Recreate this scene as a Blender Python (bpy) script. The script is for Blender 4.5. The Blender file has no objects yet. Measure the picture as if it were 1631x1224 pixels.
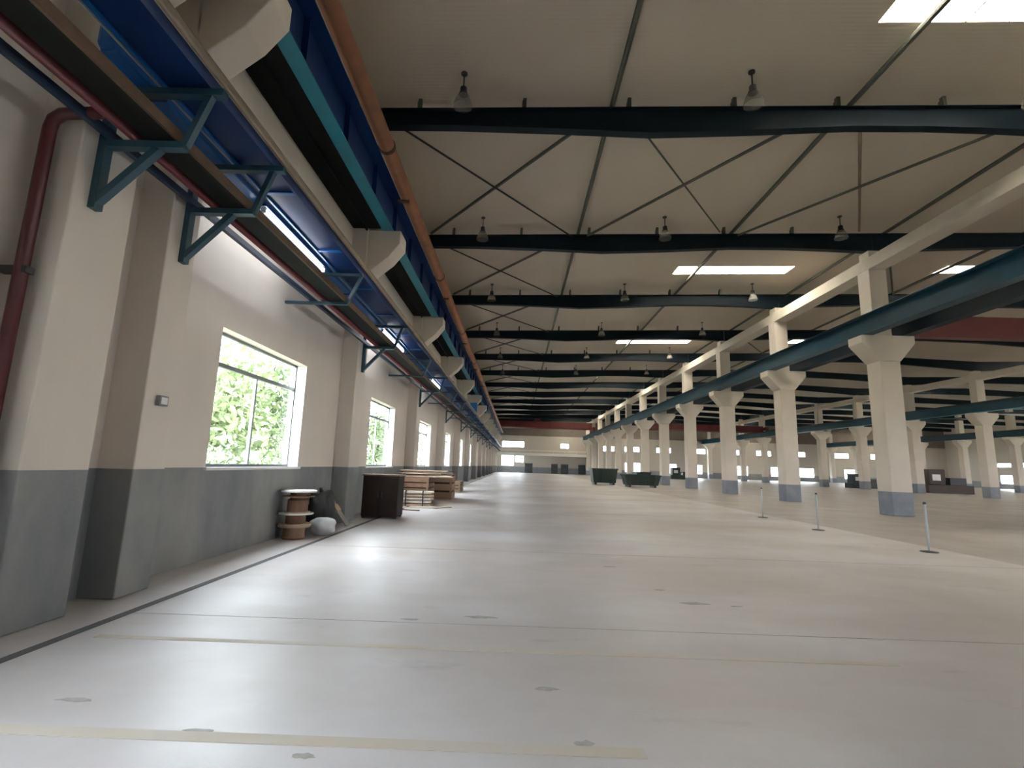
import bpy, bmesh, math, random
from mathutils import Vector
random.seed(7)
SC = bpy.context.scene
COL = SC.collection

# ------------------------------------------------------------------ camera
cam_d = bpy.data.cameras.new('camera'); cam = bpy.data.objects.new('camera', cam_d); COL.objects.link(cam)
cam_d.sensor_fit = 'HORIZONTAL'; cam_d.sensor_width = 36.0; cam_d.lens = 36.0*790.4/1631.0
cam_d.clip_end = 600; cam_d.clip_start = .05
EYE = 1.529
_p, _y, _r = math.radians(9.323), math.radians(-.74), math.radians(1.79)
fw = Vector((math.sin(_y)*math.cos(_p), math.cos(_y)*math.cos(_p), math.sin(_p)))
rt = Vector((math.cos(_y), -math.sin(_y), 0)); up = rt.cross(fw)
# picture turned clockwise -> camera turned anticlockwise about its view axis
r2 = rt*math.cos(_r) + up*math.sin(_r); u2 = -rt*math.sin(_r) + up*math.cos(_r)
from mathutils import Matrix
cam.matrix_world = Matrix(((r2.x, u2.x, -fw.x, 0), (r2.y, u2.y, -fw.y, 0), (r2.z, u2.z, -fw.z, EYE), (0, 0, 0, 1)))
SC.camera = cam

# ------------------------------------------------------------------ sky, sun, exposure
wd = bpy.data.worlds.new('sky'); SC.world = wd; wd.use_nodes = True
bg = wd.node_tree.nodes['Background']; bg.inputs[0].default_value = (.87, .915, 1.0, 1); bg.inputs[1].default_value = 1.0
sun_d = bpy.data.lights.new('sun', 'SUN'); sun = bpy.data.objects.new('sun', sun_d); COL.objects.link(sun)
sun_d.energy = 1.3; sun_d.angle = math.radians(3); sun_d.color = (1, .98, .95)
sun.rotation_euler = Vector((.15, -.45, 1.4)).to_track_quat('Z', 'Y').to_euler()
vs = SC.view_settings; vs.view_transform = 'Standard'; vs.look = 'None'; vs.gamma = 1; vs.use_curve_mapping = False
vs.exposure = 4.92
cy = SC.cycles
cy.max_bounces = 10; cy.diffuse_bounces = 7; cy.glossy_bounces = 4; cy.transparent_max_bounces = 12; cy.transmission_bounces = 6
cy.sample_clamp_indirect = 4; cy.caustics_reflective = False; cy.caustics_refractive = False

# ------------------------------------------------------------------ materials
MATS = {}
def mat(name, col, rough=.6, metal=0.0, var=.0, scale=3.0, col2=None, bump=0.0, bscale=40, spec=.5, band=None, bandcol=None, stretch=(1, 1, 1)):
    """principled material; var = strength of soft dirt noise; band = world height below which a second paint colour is used"""
    m = bpy.data.materials.new(name); m.use_nodes = True; nt = m.node_tree; N = nt.nodes; L = nt.links
    b = N['Principled BSDF']; b.inputs['Roughness'].default_value = rough; b.inputs['Metallic'].default_value = metal
    b.inputs['Specular IOR Level'].default_value = spec
    c4 = lambda c: (c[0], c[1], c[2], 1)
    b.inputs['Base Color'].default_value = c4(col)
    geo = N.new('ShaderNodeNewGeometry'); out = None
    if band is not None:
        sep = N.new('ShaderNodeSeparateXYZ'); L.new(geo.outputs['Position'], sep.inputs[0])
        lt = N.new('ShaderNodeMath'); lt.operation = 'LESS_THAN'; L.new(sep.outputs[2], lt.inputs[0]); lt.inputs[1].default_value = band
        mx = N.new('ShaderNodeMix'); mx.data_type = 'RGBA'; L.new(lt.outputs[0], mx.inputs[0])
        mx.inputs[6].default_value = c4(col); mx.inputs[7].default_value = c4(bandcol); out = mx.outputs[2]
    if var > 0:
        mp = N.new('ShaderNodeMapping'); L.new(geo.outputs['Position'], mp.inputs[0]); mp.inputs['Scale'].default_value = stretch
        nz = N.new('ShaderNodeTexNoise'); nz.inputs['Scale'].default_value = scale; nz.inputs['Detail'].default_value = 6; nz.inputs['Roughness'].default_value = .62
        L.new(mp.outputs[0], nz.inputs['Vector'])
        rp = N.new('ShaderNodeMapRange'); L.new(nz.outputs[0], rp.inputs[0]); rp.inputs[1].default_value = .35; rp.inputs[2].default_value = .72
        rp.inputs[3].default_value = 0; rp.inputs[4].default_value = var
        mx = N.new('ShaderNodeMix'); mx.data_type = 'RGBA'; L.new(rp.outputs[0], mx.inputs[0])
        if out is not None: L.new(out, mx.inputs[6])
        else: mx.inputs[6].default_value = c4(col)
        mx.inputs[7].default_value = c4(col2 if col2 else [x*.45 for x in col]); out = mx.outputs[2]
    if out is not None: L.new(out, b.inputs['Base Color'])
    if bump > 0:
        n2 = N.new('ShaderNodeTexNoise'); n2.inputs['Scale'].default_value = bscale; n2.inputs['Detail'].default_value = 4
        L.new(geo.outputs['Position'], n2.inputs['Vector'])
        bp = N.new('ShaderNodeBump'); bp.inputs['Strength'].default_value = bump; bp.inputs['Distance'].default_value = .02
        L.new(n2.outputs[0], bp.inputs['Height']); L.new(bp.outputs[0], b.inputs['Normal'])
    MATS[name] = m
    return m

CREAM = (.65, .585, .52)
mat('wall_paint', CREAM, .7, var=.35, scale=.9, col2=(.50, .46, .395), bump=.12, band=1.36, bandcol=(.165, .18, .195), stretch=(1, 1, .5))
mat('column_paint', (.69, .62, .55), .65, var=.3, scale=1.2, col2=(.54, .50, .44), bump=.12, band=.95, bandcol=(.19, .22, .28))
mat('far_paint', (.50, .455, .40), .7, var=.25, scale=.5, col2=(.5, .45, .38), band=1.3, bandcol=(.2, .22, .24))
mat('far_cladding', (.21, .17, .14), .7, var=.3, scale=.6)
mat('white_concrete', (.68, .61, .53), .7, var=.3, scale=1.5, col2=(.5, .45, .38), bump=.1)
mat('beam_paint', (.006, .015, .024), .55, var=.4, scale=2, spec=.2)
mat('girder_paint', (.010, .055, .09), .45, var=.35, scale=1.5, spec=.3)
mat('teal_paint', (.02, .27, .38), .4, var=.3, scale=1.5)
mat('rod_black', (.012, .012, .013), .5)
mat('rod_olive', (.10, .105, .085), .6, var=.3)
mat('rust_orange', (.30, .125, .055), .6, var=.6, scale=2.5, col2=(.14, .06, .035), bump=.1)
mat('rust_brown', (.10, .055, .03), .7, var=.6, scale=5, col2=(.05, .03, .02))
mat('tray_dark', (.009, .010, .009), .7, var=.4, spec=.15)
mat('maroon', (.085, .012, .014), .4, var=.3, scale=5)
mat('duct_blue', (.010, .14, .46), .38, var=.25, scale=2, spec=.5)
mat('duct_navy', (.004, .032, .135), .42, var=.3, scale=2, spec=.4)
mat('angle_blue', (.01, .03, .06), .4)
mat('pipe_tan', (.26, .20, .14), .6, var=.4)
mat('pipe_grey', (.22, .23, .24), .45, var=.3)
mat('bracket_blue', (.025, .075, .11), .4, var=.3)
mat('box_blue', (.03, .22, .62), .4)
mat('crane_red', (.13, .014, .013), .5, var=.35, scale=1.2)
mat('frame_grey', (.20, .21, .215), .4, metal=.3)
mat('sill_white', (.72, .72, .70), .6)
mat('lamp_white', (.75, .75, .75), .5)
mat('metal_dark', (.05, .05, .055), .45, metal=.5)
mat('steel', (.32, .33, .34), .35, metal=.8, var=.3)
mat('wood_pale', (.46, .34, .24), .75, var=.5, scale=6, col2=(.25, .16, .10), bump=.2)
mat('wood_light', (.62, .55, .47), .75, var=.4, scale=6, col2=(.38, .30, .24), bump=.2)
mat('wood_brown', (.20, .11, .065), .75, var=.5, scale=5, col2=(.08, .045, .03), bump=.2)
mat('cabinet_dark', (.032, .019, .015), .7, var=.5, scale=4, col2=(.012, .009, .008), spec=.2)
mat('cardboard', (.27, .17, .11), .85, var=.3, scale=3)
mat('paper_white', (.72, .70, .67), .8, var=.2)
mat('plastic_white', (.62, .64, .66), .55, var=.25, scale=5)
mat('board_grey', (.30, .28, .26), .7, var=.4, scale=4)
mat('tarp_black', (.014, .013, .013), .6)
mat('machine_green', (.025, .045, .035), .5, var=.4)
mat('machine_brown', (.07, .045, .035), .6, var=.4)
mat('door_dark', (.06, .065, .07), .5, var=.3)
mat('joint_dark', (.10, .10, .105), .8, var=.4, scale=4)
mat('joint_soft', (.27, .26, .26), .8, var=.8, scale=2, col2=(.40, .39, .38))
mat('line_yellow', (.51, .435, .35), .7, var=.9, scale=1.6, col2=(.49, .475, .46))
mat('stain', (.29, .275, .26), .7, var=.9, scale=9, col2=(.42, .40, .385))
mat('bark', (.05, .038, .028), .9)
mat('grass', (.24, .24, .20), .9, var=.6, scale=.6, col2=(.10, .14, .06))
mat('leaf_a', (.15, .20, .10), .6, var=.6, scale=2.5, col2=(.26, .31, .17))
mat('leaf_b', (.12, .17, .09), .6, var=.6, scale=2.5, col2=(.22, .27, .15))
mat('outer_white', (.6, .6, .58), .8)

def floor_mat():
    m = bpy.data.materials.new('floor_concrete'); m.use_nodes = True; N = m.node_tree.nodes; L = m.node_tree.links
    b = N['Principled BSDF']; geo = N.new('ShaderNodeNewGeometry')
    def noise(scale, st, lo, hi, det=6):
        mp = N.new('ShaderNodeMapping'); mp.inputs['Scale'].default_value = st; L.new(geo.outputs['Position'], mp.inputs[0])
        n = N.new('ShaderNodeTexNoise'); n.inputs['Scale'].default_value = scale; n.inputs['Detail'].default_value = det; n.inputs['Roughness'].default_value = .6
        L.new(mp.outputs[0], n.inputs['Vector'])
        r = N.new('ShaderNodeMapRange'); r.inputs[1].default_value = lo; r.inputs[2].default_value = hi; L.new(n.outputs[0], r.inputs[0])
        return r.outputs[0]
    def mix(fac, a, bcol):
        x = N.new('ShaderNodeMix'); x.data_type = 'RGBA'; L.new(fac, x.inputs[0])
        if isinstance(a, tuple): x.inputs[6].default_value = a
        else: L.new(a, x.inputs[6])
        x.inputs[7].default_value = bcol
        return x.outputs[2]
    def mul(a, k):
        x = N.new('ShaderNodeMath'); x.operation = 'MULTIPLY'; L.new(a, x.inputs[0]); x.inputs[1].default_value = k; return x.outputs[0]
    # soft patches of newer and older screed, brownish traffic film, then small dark stains
    c = mix(noise(.32, (1, .8, 1), .38, .66), (.58, .555, .575, 1), (.465, .435, .43, 1))
    c = mix(mul(noise(.12, (.6, 1.6, 1), .42, .58), .85), c, (.41, .36, .335, 1))
    c = mix(mul(noise(1.1, (.7, 1.5, 1), .62, .74), .55), c, (.26, .25, .24, 1))
    c = mix(mul(noise(2.3, (.6, 1.4, 1), .70, .78), .8), c, (.14, .12, .11, 1))
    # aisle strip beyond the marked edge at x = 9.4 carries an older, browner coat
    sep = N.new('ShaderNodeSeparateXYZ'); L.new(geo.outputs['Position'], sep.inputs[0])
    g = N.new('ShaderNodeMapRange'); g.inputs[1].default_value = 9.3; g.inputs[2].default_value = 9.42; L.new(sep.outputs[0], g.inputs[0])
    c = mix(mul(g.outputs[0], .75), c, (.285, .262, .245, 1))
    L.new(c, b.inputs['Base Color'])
    rr = N.new('ShaderNodeMapRange'); L.new(noise(.5, (1, 1, 1), .3, .7), rr.inputs[0]); rr.inputs[3].default_value = .34; rr.inputs[4].default_value = .55
    L.new(rr.outputs[0], b.inputs['Roughness']); b.inputs['Specular IOR Level'].default_value = .45
    n2 = N.new('ShaderNodeTexNoise'); n2.inputs['Scale'].default_value = 30; L.new(geo.outputs['Position'], n2.inputs['Vector'])
    bp = N.new('ShaderNodeBump'); bp.inputs['Strength'].default_value = .08; bp.inputs['Distance'].default_value = .01
    L.new(n2.outputs[0], bp.inputs['Height']); L.new(bp.outputs[0], b.inputs['Normal'])
    MATS['floor_concrete'] = m
floor_mat()

def ceiling_mat():
    m = bpy.data.materials.new('roof_lining'); m.use_nodes = True; N = m.node_tree.nodes; L = m.node_tree.links
    b = N['Principled BSDF']; b.inputs['Roughness'].default_value = .6
    geo = N.new('ShaderNodeNewGeometry')
    n = N.new('ShaderNodeTexNoise'); n.inputs['Scale'].default_value = .35; n.inputs['Detail'].default_value = 5; L.new(geo.outputs['Position'], n.inputs['Vector'])
    mx = N.new('ShaderNodeMix'); mx.data_type = 'RGBA'; L.new(n.outputs[0], mx.inputs[0])
    mx.inputs[6].default_value = (.60, .535, .445, 1); mx.inputs[7].default_value = (.53, .465, .38, 1); L.new(mx.outputs[2], b.inputs['Base Color'])
    # shallow ribs of the lining sheet run down the slope, 0.2 m apart
    w = N.new('ShaderNodeTexWave'); w.bands_direction = 'Y'; w.inputs['Scale'].default_value = 2.6; L.new(geo.outputs['Position'], w.inputs['Vector'])
    bp = N.new('ShaderNodeBump'); bp.inputs['Strength'].default_value = .12; bp.inputs['Distance'].default_value = .015
    L.new(w.outputs[1], bp.inputs['Height']); L.new(bp.outputs[0], b.inputs['Normal'])
    MATS['roof_lining'] = m
ceiling_mat()

def special():
    m = bpy.data.materials.new('window_glass'); m.use_nodes = True; N = m.node_tree.nodes; L = m.node_tree.links
    N.remove(N['Principled BSDF']); t = N.new('ShaderNodeBsdfTransparent'); t.inputs[0].default_value = (.93, .96, .95, 1)
    g = N.new('ShaderNodeBsdfGlossy'); g.inputs['Roughness'].default_value = .05
    x = N.new('ShaderNodeMixShader'); x.inputs[0].default_value = .05
    L.new(t.outputs[0], x.inputs[1]); L.new(g.outputs[0], x.inputs[2])
    L.new(x.outputs[0], N['Material Output'].inputs[0]); MATS['window_glass'] = m
    m = bpy.data.materials.new('skylight_sheet'); m.use_nodes = True; N = m.node_tree.nodes; L = m.node_tree.links
    N.remove(N['Principled BSDF']); t = N.new('ShaderNodeBsdfTranslucent'); t.inputs[0].default_value = (.95, .90, .79, 1)
    L.new(t.outputs[0], N['Material Output'].inputs[0]); MATS['skylight_sheet'] = m
    m = bpy.data.materials.new('tube_light'); m.use_nodes = True; N = m.node_tree.nodes
    b = N['Principled BSDF']; b.inputs['Emission Color'].default_value = (.93, .96, 1, 1); b.inputs['Emission Strength'].default_value = .55
    MATS['tube_light'] = m
    m = bpy.data.materials.new('lamp_glass'); m.use_nodes = True; N = m.node_tree.nodes; L = m.node_tree.links
    N.remove(N['Principled BSDF']); t = N.new('ShaderNodeBsdfTransparent'); t.inputs[0].default_value = (.8, .8, .78, 1)
    g = N.new('ShaderNodeBsdfPrincipled'); g.inputs['Base Color'].default_value = (.45, .43, .40, 1); g.inputs['Roughness'].default_value = .25
    x = N.new('ShaderNodeMixShader'); x.inputs[0].default_value = .4
    L.new(t.outputs[0], x.inputs[1]); L.new(g.outputs[0], x.inputs[2]); L.new(x.outputs[0], N['Material Output'].inputs[0]); MATS['lamp_glass'] = m
special()

# ------------------------------------------------------------------ mesh helpers
class MB:
    def __init__(s): s.v = []; s.f = []
    def box(s, x0, x1, y0, y1, z0, z1):
        k = len(s.v)
        s.v += [(x0, y0, z0), (x1, y0, z0), (x1, y1, z0), (x0, y1, z0), (x0, y0, z1), (x1, y0, z1), (x1, y1, z1), (x0, y1, z1)]
        s.f += [(k, k+3, k+2, k+1), (k+4, k+5, k+6, k+7), (k, k+1, k+5, k+4), (k+1, k+2, k+6, k+5), (k+2, k+3, k+7, k+6), (k+3, k, k+4, k+7)]
        return s
    def hexa(s, p):
        k = len(s.v); s.v += [tuple(q) for q in p]
        s.f += [(k, k+3, k+2, k+1), (k+4, k+5, k+6, k+7), (k, k+1, k+5, k+4), (k+1, k+2, k+6, k+5), (k+2, k+3, k+7, k+6), (k+3, k, k+4, k+7)]
        return s
    def bar(s, p, q, w, h, upv=(0, 0, 1)):
        p, q = Vector(p), Vector(q); d = (q-p).normalized(); u = Vector(upv)
        if abs(d.dot(u)) > .98: u = Vector((1, 0, 0))
        a = d.cross(u).normalized(); c = a.cross(d)
        o = [p - a*w/2 - c*h/2, p + a*w/2 - c*h/2, q + a*w/2 - c*h/2, q - a*w/2 - c*h/2]
        return s.hexa(o + [x + c*h for x in o])
    def tube(s, pts, r, n=10, uv=None):
        pts = [Vector(p) for p in pts]; k = len(s.v); m = len(pts)
        for i, p in enumerate(pts):
            if i == 0: d = pts[1]-p
            elif i == m-1: d = p-pts[i-1]
            else: d = (pts[i+1]-p).normalized() + (p-pts[i-1]).normalized()
            d.normalize(); u = Vector(uv) if uv else (Vector((0, 0, 1)) if abs(d.z) < .9 else Vector((1, 0, 0)))
            a = d.cross(u).normalized(); c = a.cross(d)
            rr = r[i] if isinstance(r, (list, tuple)) else r
            for j in range(n):
                t = 2*math.pi*j/n; s.v.append(tuple(p + a*(math.cos(t)*rr) + c*(math.sin(t)*rr)))
        for i in range(m-1):
            for j in range(n):
                A = k+i*n+j; B_ = k+i*n+(j+1) % n
                s.f.append((A, B_, B_+n, A+n))
        s.f.append(tuple(k+j for j in range(n-1, -1, -1))); s.f.append(tuple(k+(m-1)*n+j for j in range(n)))
        return s
    def prism(s, poly, axis, a, b_):
        """poly: 2-D outline; axis 'y': (x,z) swept along y; axis 'x': (y,z) swept along x; 'z': (x,y)"""
        k = len(s.v); n = len(poly)
        def P(c, t): return (c[0], t, c[1]) if axis == 'y' else ((t, c[0], c[1]) if axis == 'x' else (c[0], c[1], t))
        s.v += [P(c, a) for c in poly] + [P(c, b_) for c in poly]
        s.f += [tuple(range(k, k+n)), tuple(range(k+2*n-1, k+n-1, -1))]
        s.f += [(k+i, k+n+i, k+n+(i+1) % n, k+(i+1) % n) for i in range(n)]
        return s
    def lathe(s, prof, n=16, c=(0, 0, 0), close=True):
        k = len(s.v)
        for r, z in prof:
            for j in range(n):
                t = 2*math.pi*j/n; s.v.append((c[0]+r*math.cos(t), c[1]+r*math.sin(t), c[2]+z))
        m = len(prof)
        for i in range(m-1):
            for j in range(n):
                A = k+i*n+j; B_ = k+i*n+(j+1) % n; s.f.append((A, B_, B_+n, A+n))
        if close:
            s.f.append(tuple(k+j for j in range(n-1, -1, -1))); s.f.append(tuple(k+(m-1)*n+j for j in range(n)))
        return s
    def mesh(s, name, m, smooth=False):
        me = bpy.data.meshes.new(name); me.from_pydata(s.v, [], s.f)
        b = bmesh.new(); b.from_mesh(me); bmesh.ops.recalc_face_normals(b, faces=b.faces); b.to_mesh(me); b.free()
        me.materials.append(MATS[m])
        if smooth:
            for p in me.polygons: p.use_smooth = True
        return me
    def build(s, name, m, parent=None, loc=None, smooth=False, bevel=0):
        return put(name, s.mesh(name, m, smooth), parent, loc, bevel)

def put(name, me, parent=None, loc=None, bevel=0):
    o = bpy.data.objects.new(name, me); COL.objects.link(o)
    if parent is not None: o.parent = parent
    if loc is not None: o.location = loc
    if bevel:
        md = o.modifiers.new('bevel', 'BEVEL'); md.width = bevel; md.segments = 2; md.limit_method = 'ANGLE'
    return o
def tag(o, label, cat, group=None, kind=None):
    o['label'] = label; o['category'] = cat
    if group: o['group'] = group
    if kind: o['kind'] = kind
    return o
def thing(name, label, cat, loc=(0, 0, 0), group=None, rz=0):
    o = bpy.data.objects.new(name, None); COL.objects.link(o); o.location = loc; o.rotation_euler = (0, 0, rz); o.empty_display_size = .2
    return tag(o, label, cat, group)
def struct(o): o['kind'] = 'structure'; return o
ORD = ['first', 'second', 'third', 'fourth', 'fifth', 'sixth', 'seventh', 'eighth', 'ninth', 'tenth', 'eleventh', 'twelfth', 'thirteenth', 'fourteenth', 'fifteenth']

def wall_with_holes(mb, axis, a0, a1, z0, z1, t0, t1, holes):
    """a solid wall (axis 'y': runs along y, thickness t0..t1 in x) with rectangular openings (a,b,zlo,zhi)"""
    A = sorted({a0, a1, *[h[0] for h in holes], *[h[1] for h in holes]}); Z = sorted({z0, z1, *[h[2] for h in holes], *[h[3] for h in holes]})
    A = [a for a in A if a0 <= a <= a1]
    for i in range(len(A)-1):
        am = (A[i]+A[i+1])/2; run = None
        for j in range(len(Z)-1):
            zm = (Z[j]+Z[j+1])/2
            solid = not any(h[0] < am < h[1] and h[2] < zm < h[3] for h in holes)
            if solid: run = (run[0], Z[j+1]) if run else (Z[j], Z[j+1])
            if run and (not solid or j == len(Z)-2):
                if axis == 'y': mb.box(t0, t1, A[i], A[i+1], *run)
                else: mb.box(A[i], A[i+1], t0, t1, *run)
                run = None
    return mb

# ------------------------------------------------------------------ plan of the hall
BAY = 8.0; Y0 = 13.0; NB = 13
XW = -4.606; XR1 = 15.62; XR2 = 41.9; XR3 = 68.2; XE = 94.5
YB = -11.0; YF = 111.0
RIDGES = [28.45, 55.05, 81.35]
SL = .0304
def roof(x):                                        # top of the roof beams: ridges mid-aisle, valleys over the column rows
    z = 11.765 + SL*min(x, RIDGES[0]); up_ = False
    for a, b in ((RIDGES[0], XR2), (XR2, RIDGES[1]), (RIDGES[1], XR3), (XR3, RIDGES[2]), (RIDGES[2], XE+1)):
        if x > a: z += (SL if up_ else -SL)*(min(x, b)-a)
        up_ = not up_
    return z
LIFT = .36                                          # lining lies this much above the beams
BEAM_Y = [Y0 + BAY*k for k in range(NB)]

# ------------------------------------------------------------------ floor and outside ground
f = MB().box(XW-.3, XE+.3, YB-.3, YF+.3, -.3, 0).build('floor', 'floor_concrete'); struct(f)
# narrow dark drain joint by the left wall, worn painted cross lines and saw joints: thin strips on the slab
MB().box(-3.775, -3.685, YB, YF, -.001, .004).build('drain_joint', 'joint_dark', f)
for y, x0, x1, w in ((3.0, -3.6, .75, .05), (4.45, -3.5, 3.2, .035)):
    MB().box(x0, x1, y-w, y+w, -.001, .003).build('painted_line', 'line_yellow', f)
for y in (5.1, 9.3, 17.3, 25.3):
    MB().box(-3.69, 9.3, y-.004, y+.004, -.001, .002).build('saw_joint', 'joint_soft', f)
def stain(x, y, a, b, seed):
    rnd = random.Random(seed); n = 14; mb = MB()
    pts = [(x+a*math.cos(t*2*math.pi/n)*rnd.uniform(.55, 1.1), y+b*math.sin(t*2*math.pi/n)*rnd.uniform(.55, 1.1)) for t in range(n)]
    mb.prism(pts, 'z', -.001, .0015).build('floor_stain', 'stain', f)
for i, (x, y, a, b) in enumerate(((.26, 3.76, .09, .035), (.43, 3.07, .07, .05), (.36, 2.99, .05, .04), (-1.06, 2.86, .07, .03), (-2.71, 3.36, .14, .03), (-1.75, 3.06, .1, .025), (2.13, 6.16, .2, .06), (1.52, 8.21, .12, .05), (1.9, 6.78, .1, .04), (-.3, 5.35, .2, .05), (-1.0, 5.2, .1, .03), (2.6, 6.1, .08, .03))):
    stain(x, y, a, b, i)
struct(MB().box(-120, XE+60, -60, 260, -.6, -.3).build('ground', 'grass'))

# ------------------------------------------------------------------ left wall: windows, pilasters, corbels
WIN_Y = [(7.43+BAY*k, 10.57+BAY*k) for k in range(-2, 13)]
WZ0, WZ1 = 1.364, 3.52
WT = .34
holes = [(a, b, WZ0, WZ1) for a, b in WIN_Y]
wl = wall_with_holes(MB(), 'y', YB-.3, YF+.3, 0, 12.4, XW-WT, XW, holes).build('wall_left', 'wall_paint'); struct(wl)
pil_mesh = MB().box(XW-.02, -4.2, -.4, .4, 0, 11.1).mesh('pilaster', 'wall_paint')
corb_prof = [(-4.25, 7.757), (-3.324, 7.757), (-3.324, 7.40), (-3.62, 7.0), (-4.25, 6.45)]
corb_mesh = MB().prism(corb_prof, 'y', -.33, .33).mesh('corbel', 'white_concrete')
pil_at = [(-11+.4, .4, .4)] + [(-3., .4, .4), (4.58, .35, .35), (5.75, .25, .25)] + [(y, .4, .4) for y in BEAM_Y]
for y, a, _ in pil_at:
    if a == .4: p = put('pilaster', pil_mesh, wl, (0, y, 0), .015)
    else: p = MB().box(XW-.02, -4.2, -a, a, 0, 11.1).build('pilaster', 'wall_paint', wl, (0, y, 0), bevel=.015)
    if a == .25: MB().prism(corb_prof, 'y', -.25, .25).build('corbel', 'white_concrete', p, bevel=.02)
    else: put('corbel', corb_mesh, p, None, .02)

def window_unit(name, axis, a0, a1, z0, z1, t, inward, split=True):
    """frame bars, two lower panes, transom and two upper panes set in an opening; t = plane of the frame, inward = +-1 towards the room"""
    w = bpy.data.objects.new(name, None); COL.objects.link(w); struct(w)
    def bx(m, p0, p1, q0, q1, d0, d1):
        if axis == 'y': m.box(min(t+d0, t+d1), max(t+d0, t+d1), p0, p1, q0, q1)
        else: m.box(p0, p1, min(t+d0, t+d1), max(t+d0, t+d1), q0, q1)
    e = .045; fr = MB()
    bx(fr, a0, a1, z1-e, z1, -.03, .03); bx(fr, a0, a1, z0, z0+e, -.03, .03)
    bx(fr, a0, a0+e, z0+e, z1-e, -.03, .03); bx(fr, a1-e, a1, z0+e, z1-e, -.03, .03)
    fr.build('window_frame', 'frame_grey', w)
    zt = z1 - (z1-z0)*.245; mid = (a0+a1)/2
    if split:
        m = MB(); bx(m, a0+e, a1-e, zt-.035, zt+.035, -.03, .03); m.build('transom', 'frame_grey', w)
        m = MB(); bx(m, mid-.025, mid+.025, z0+e, zt-.035, -.025, .025); m.build('mullion', 'frame_grey', w)
        rects = [(a0+e, mid-.025, z0+e, zt-.035), (mid+.025, a1-e, z0+e, zt-.035), (a0+e, a1-e, zt+.035, z1-e)]
    else:
        m = MB(); bx(m, mid-.025, mid+.025, z0+e, z1-e, -.025, .025); m.build('mullion', 'frame_grey', w)
        rects = [(a0+e, mid-.025, z0+e, z1-e), (mid+.025, a1-e, z0+e, z1-e)]
    for r in rects:
        m = MB(); bx(m, *r, -.003, .003); m.build('pane', 'window_glass', w)
    return w
def portal(axis, a0, a1, z0, z1, t, toward):
    d = bpy.data.lights.new('portal', 'AREA'); d.shape = 'RECTANGLE'; d.size = a1-a0; d.size_y = z1-z0; d.cycles.is_portal = True
    o = bpy.data.objects.new('portal', d); COL.objects.link(o)
    if axis == 'y': o.location = (t, (a0+a1)/2, (z0+z1)/2); n = Vector((toward, 0, 0))
    else: o.location = ((a0+a1)/2, t, (z0+z1)/2); n = Vector((0, toward, 0))
    o.rotation_euler = (-n).to_track_quat('Z', 'Y').to_euler()
    # track quat leaves local x horizontal for horizontal normals
wn = 1
for a, b in WIN_Y:
    w = window_unit('window_%d' % wn, 'y', a, b, WZ0, WZ1, XW-WT+.10, 1); wn += 1
    MB().box(XW-WT+.13, XW+.05, a-.05, b+.05, WZ0-.045, WZ0).build('window_sill', 'sill_white', w)
    MB().box(XW-WT+.14, XW+.004, b-.02, b, WZ0, WZ1).build('window_reveal', 'sill_white', w)
    portal('y', a, b, WZ0, WZ1, XW-WT-.02, 1)

# ------------------------------------------------------------------ far wall, right wall, back wall
far_holes = [(-3.2, 1.7, 5.57, 6.85), (9.78, 11.6, 5.6, 6.65), (-3.24, -.5, 1.5, 3.75), (-.17, 1.67, 2.25, 3.72)]
for x in (18.5, 24.0, 31.0, 38.6, 46.0, 53.0, 60.5, 70.0, 78.0, 86.0):
    far_holes += [(x, x+3.2, 5.3, 6.4)]
for x in (24.0, 32.0, 37.6, 47.6, 56.0, 62.0, 72.0, 82.0):
    far_holes += [(x, x+3.4, .9, 2.9)]
wf = wall_with_holes(MB(), 'x', XW-.3, XE+.3, 0, 8.15, YF, YF+.3, far_holes).build('wall_far', 'far_paint'); struct(wf)
MB().box(XW-.3, XE+.3, YF+.05, YF+.3, 8.15, 13.2).build('cladding', 'far_cladding', wf)
for a, b, z0, z1 in far_holes:
    window_unit('window_%d' % wn, 'x', a, b, z0, z1, YF+.2, -1, split=False); wn += 1
    portal('x', a, b, z0, z1, YF+.32, -1)
gal = MB().box(XW, XR1, YF-2.4, YF, 3.75, 4.3).build('trim_1', 'sill_white'); struct(gal)
MB().box(XW, XR1, YF-2.4, YF-2.3, 4.72, 5.0).build('gallery_rail', 'white_concrete', gal)
for i in range(9): MB().box(XW+.1+i*2.5, XW+.2+i*2.5, YF-2.38, YF-2.32, 4.3, 4.72).build('rail_post', 'white_concrete', gal)
for i, (x0, x1) in enumerate(((1.95, 3.67), (7.78, 9.2), (9.9, 11.54), (13.73, 15.26))):
    d = MB().box(x0, x1, YF-.06, YF, 0, 2.08).build('door_%d' % (i+1), 'door_dark'); struct(d)
    MB().box(x0-.07, x1+.07, YF-.05, YF, 2.08, 2.15).build('door_frame', 'frame_grey', d)
    MB().box((x0+x1)/2+.04, (x0+x1)/2+.08, YF-.1, YF-.06, .95, 1.15).build('door_handle', 'steel', d)
rh = []
for k in range(-1, 12):
    y = 9+BAY*k
    rh += [(y-2.2, y+2.2, .9, 2.6), (y-2.6, y+2.6, 4.1, 4.9)]
wr = wall_with_holes(MB(), 'y', YB-.3, YF+.3, 0, 13.2, XE, XE+.3, rh).build('wall_right', 'far_paint'); struct(wr)
for a, b, z0, z1 in rh:
    if a > 40: window_unit('window_%d' % wn, 'y', a, b, z0, z1, XE+.2, -1, split=False); wn += 1
    portal('y', a, b, z0, z1, XE+.32, -1)
bh = []  # openings added in the unseen back wall to light the right-hand aisles
for i in range(7):
    x = 27+9.4*i; bh += [(x, x+6.0, 1.0, 3.4)]
struct(wall_with_holes(MB(), 'x', XW-.3, XE+.3, 0, 13.2, YB-.3, YB, bh).build('wall_back', 'wall_paint'))
for h in bh: portal('x', *h, YB-.32, 1)

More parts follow.
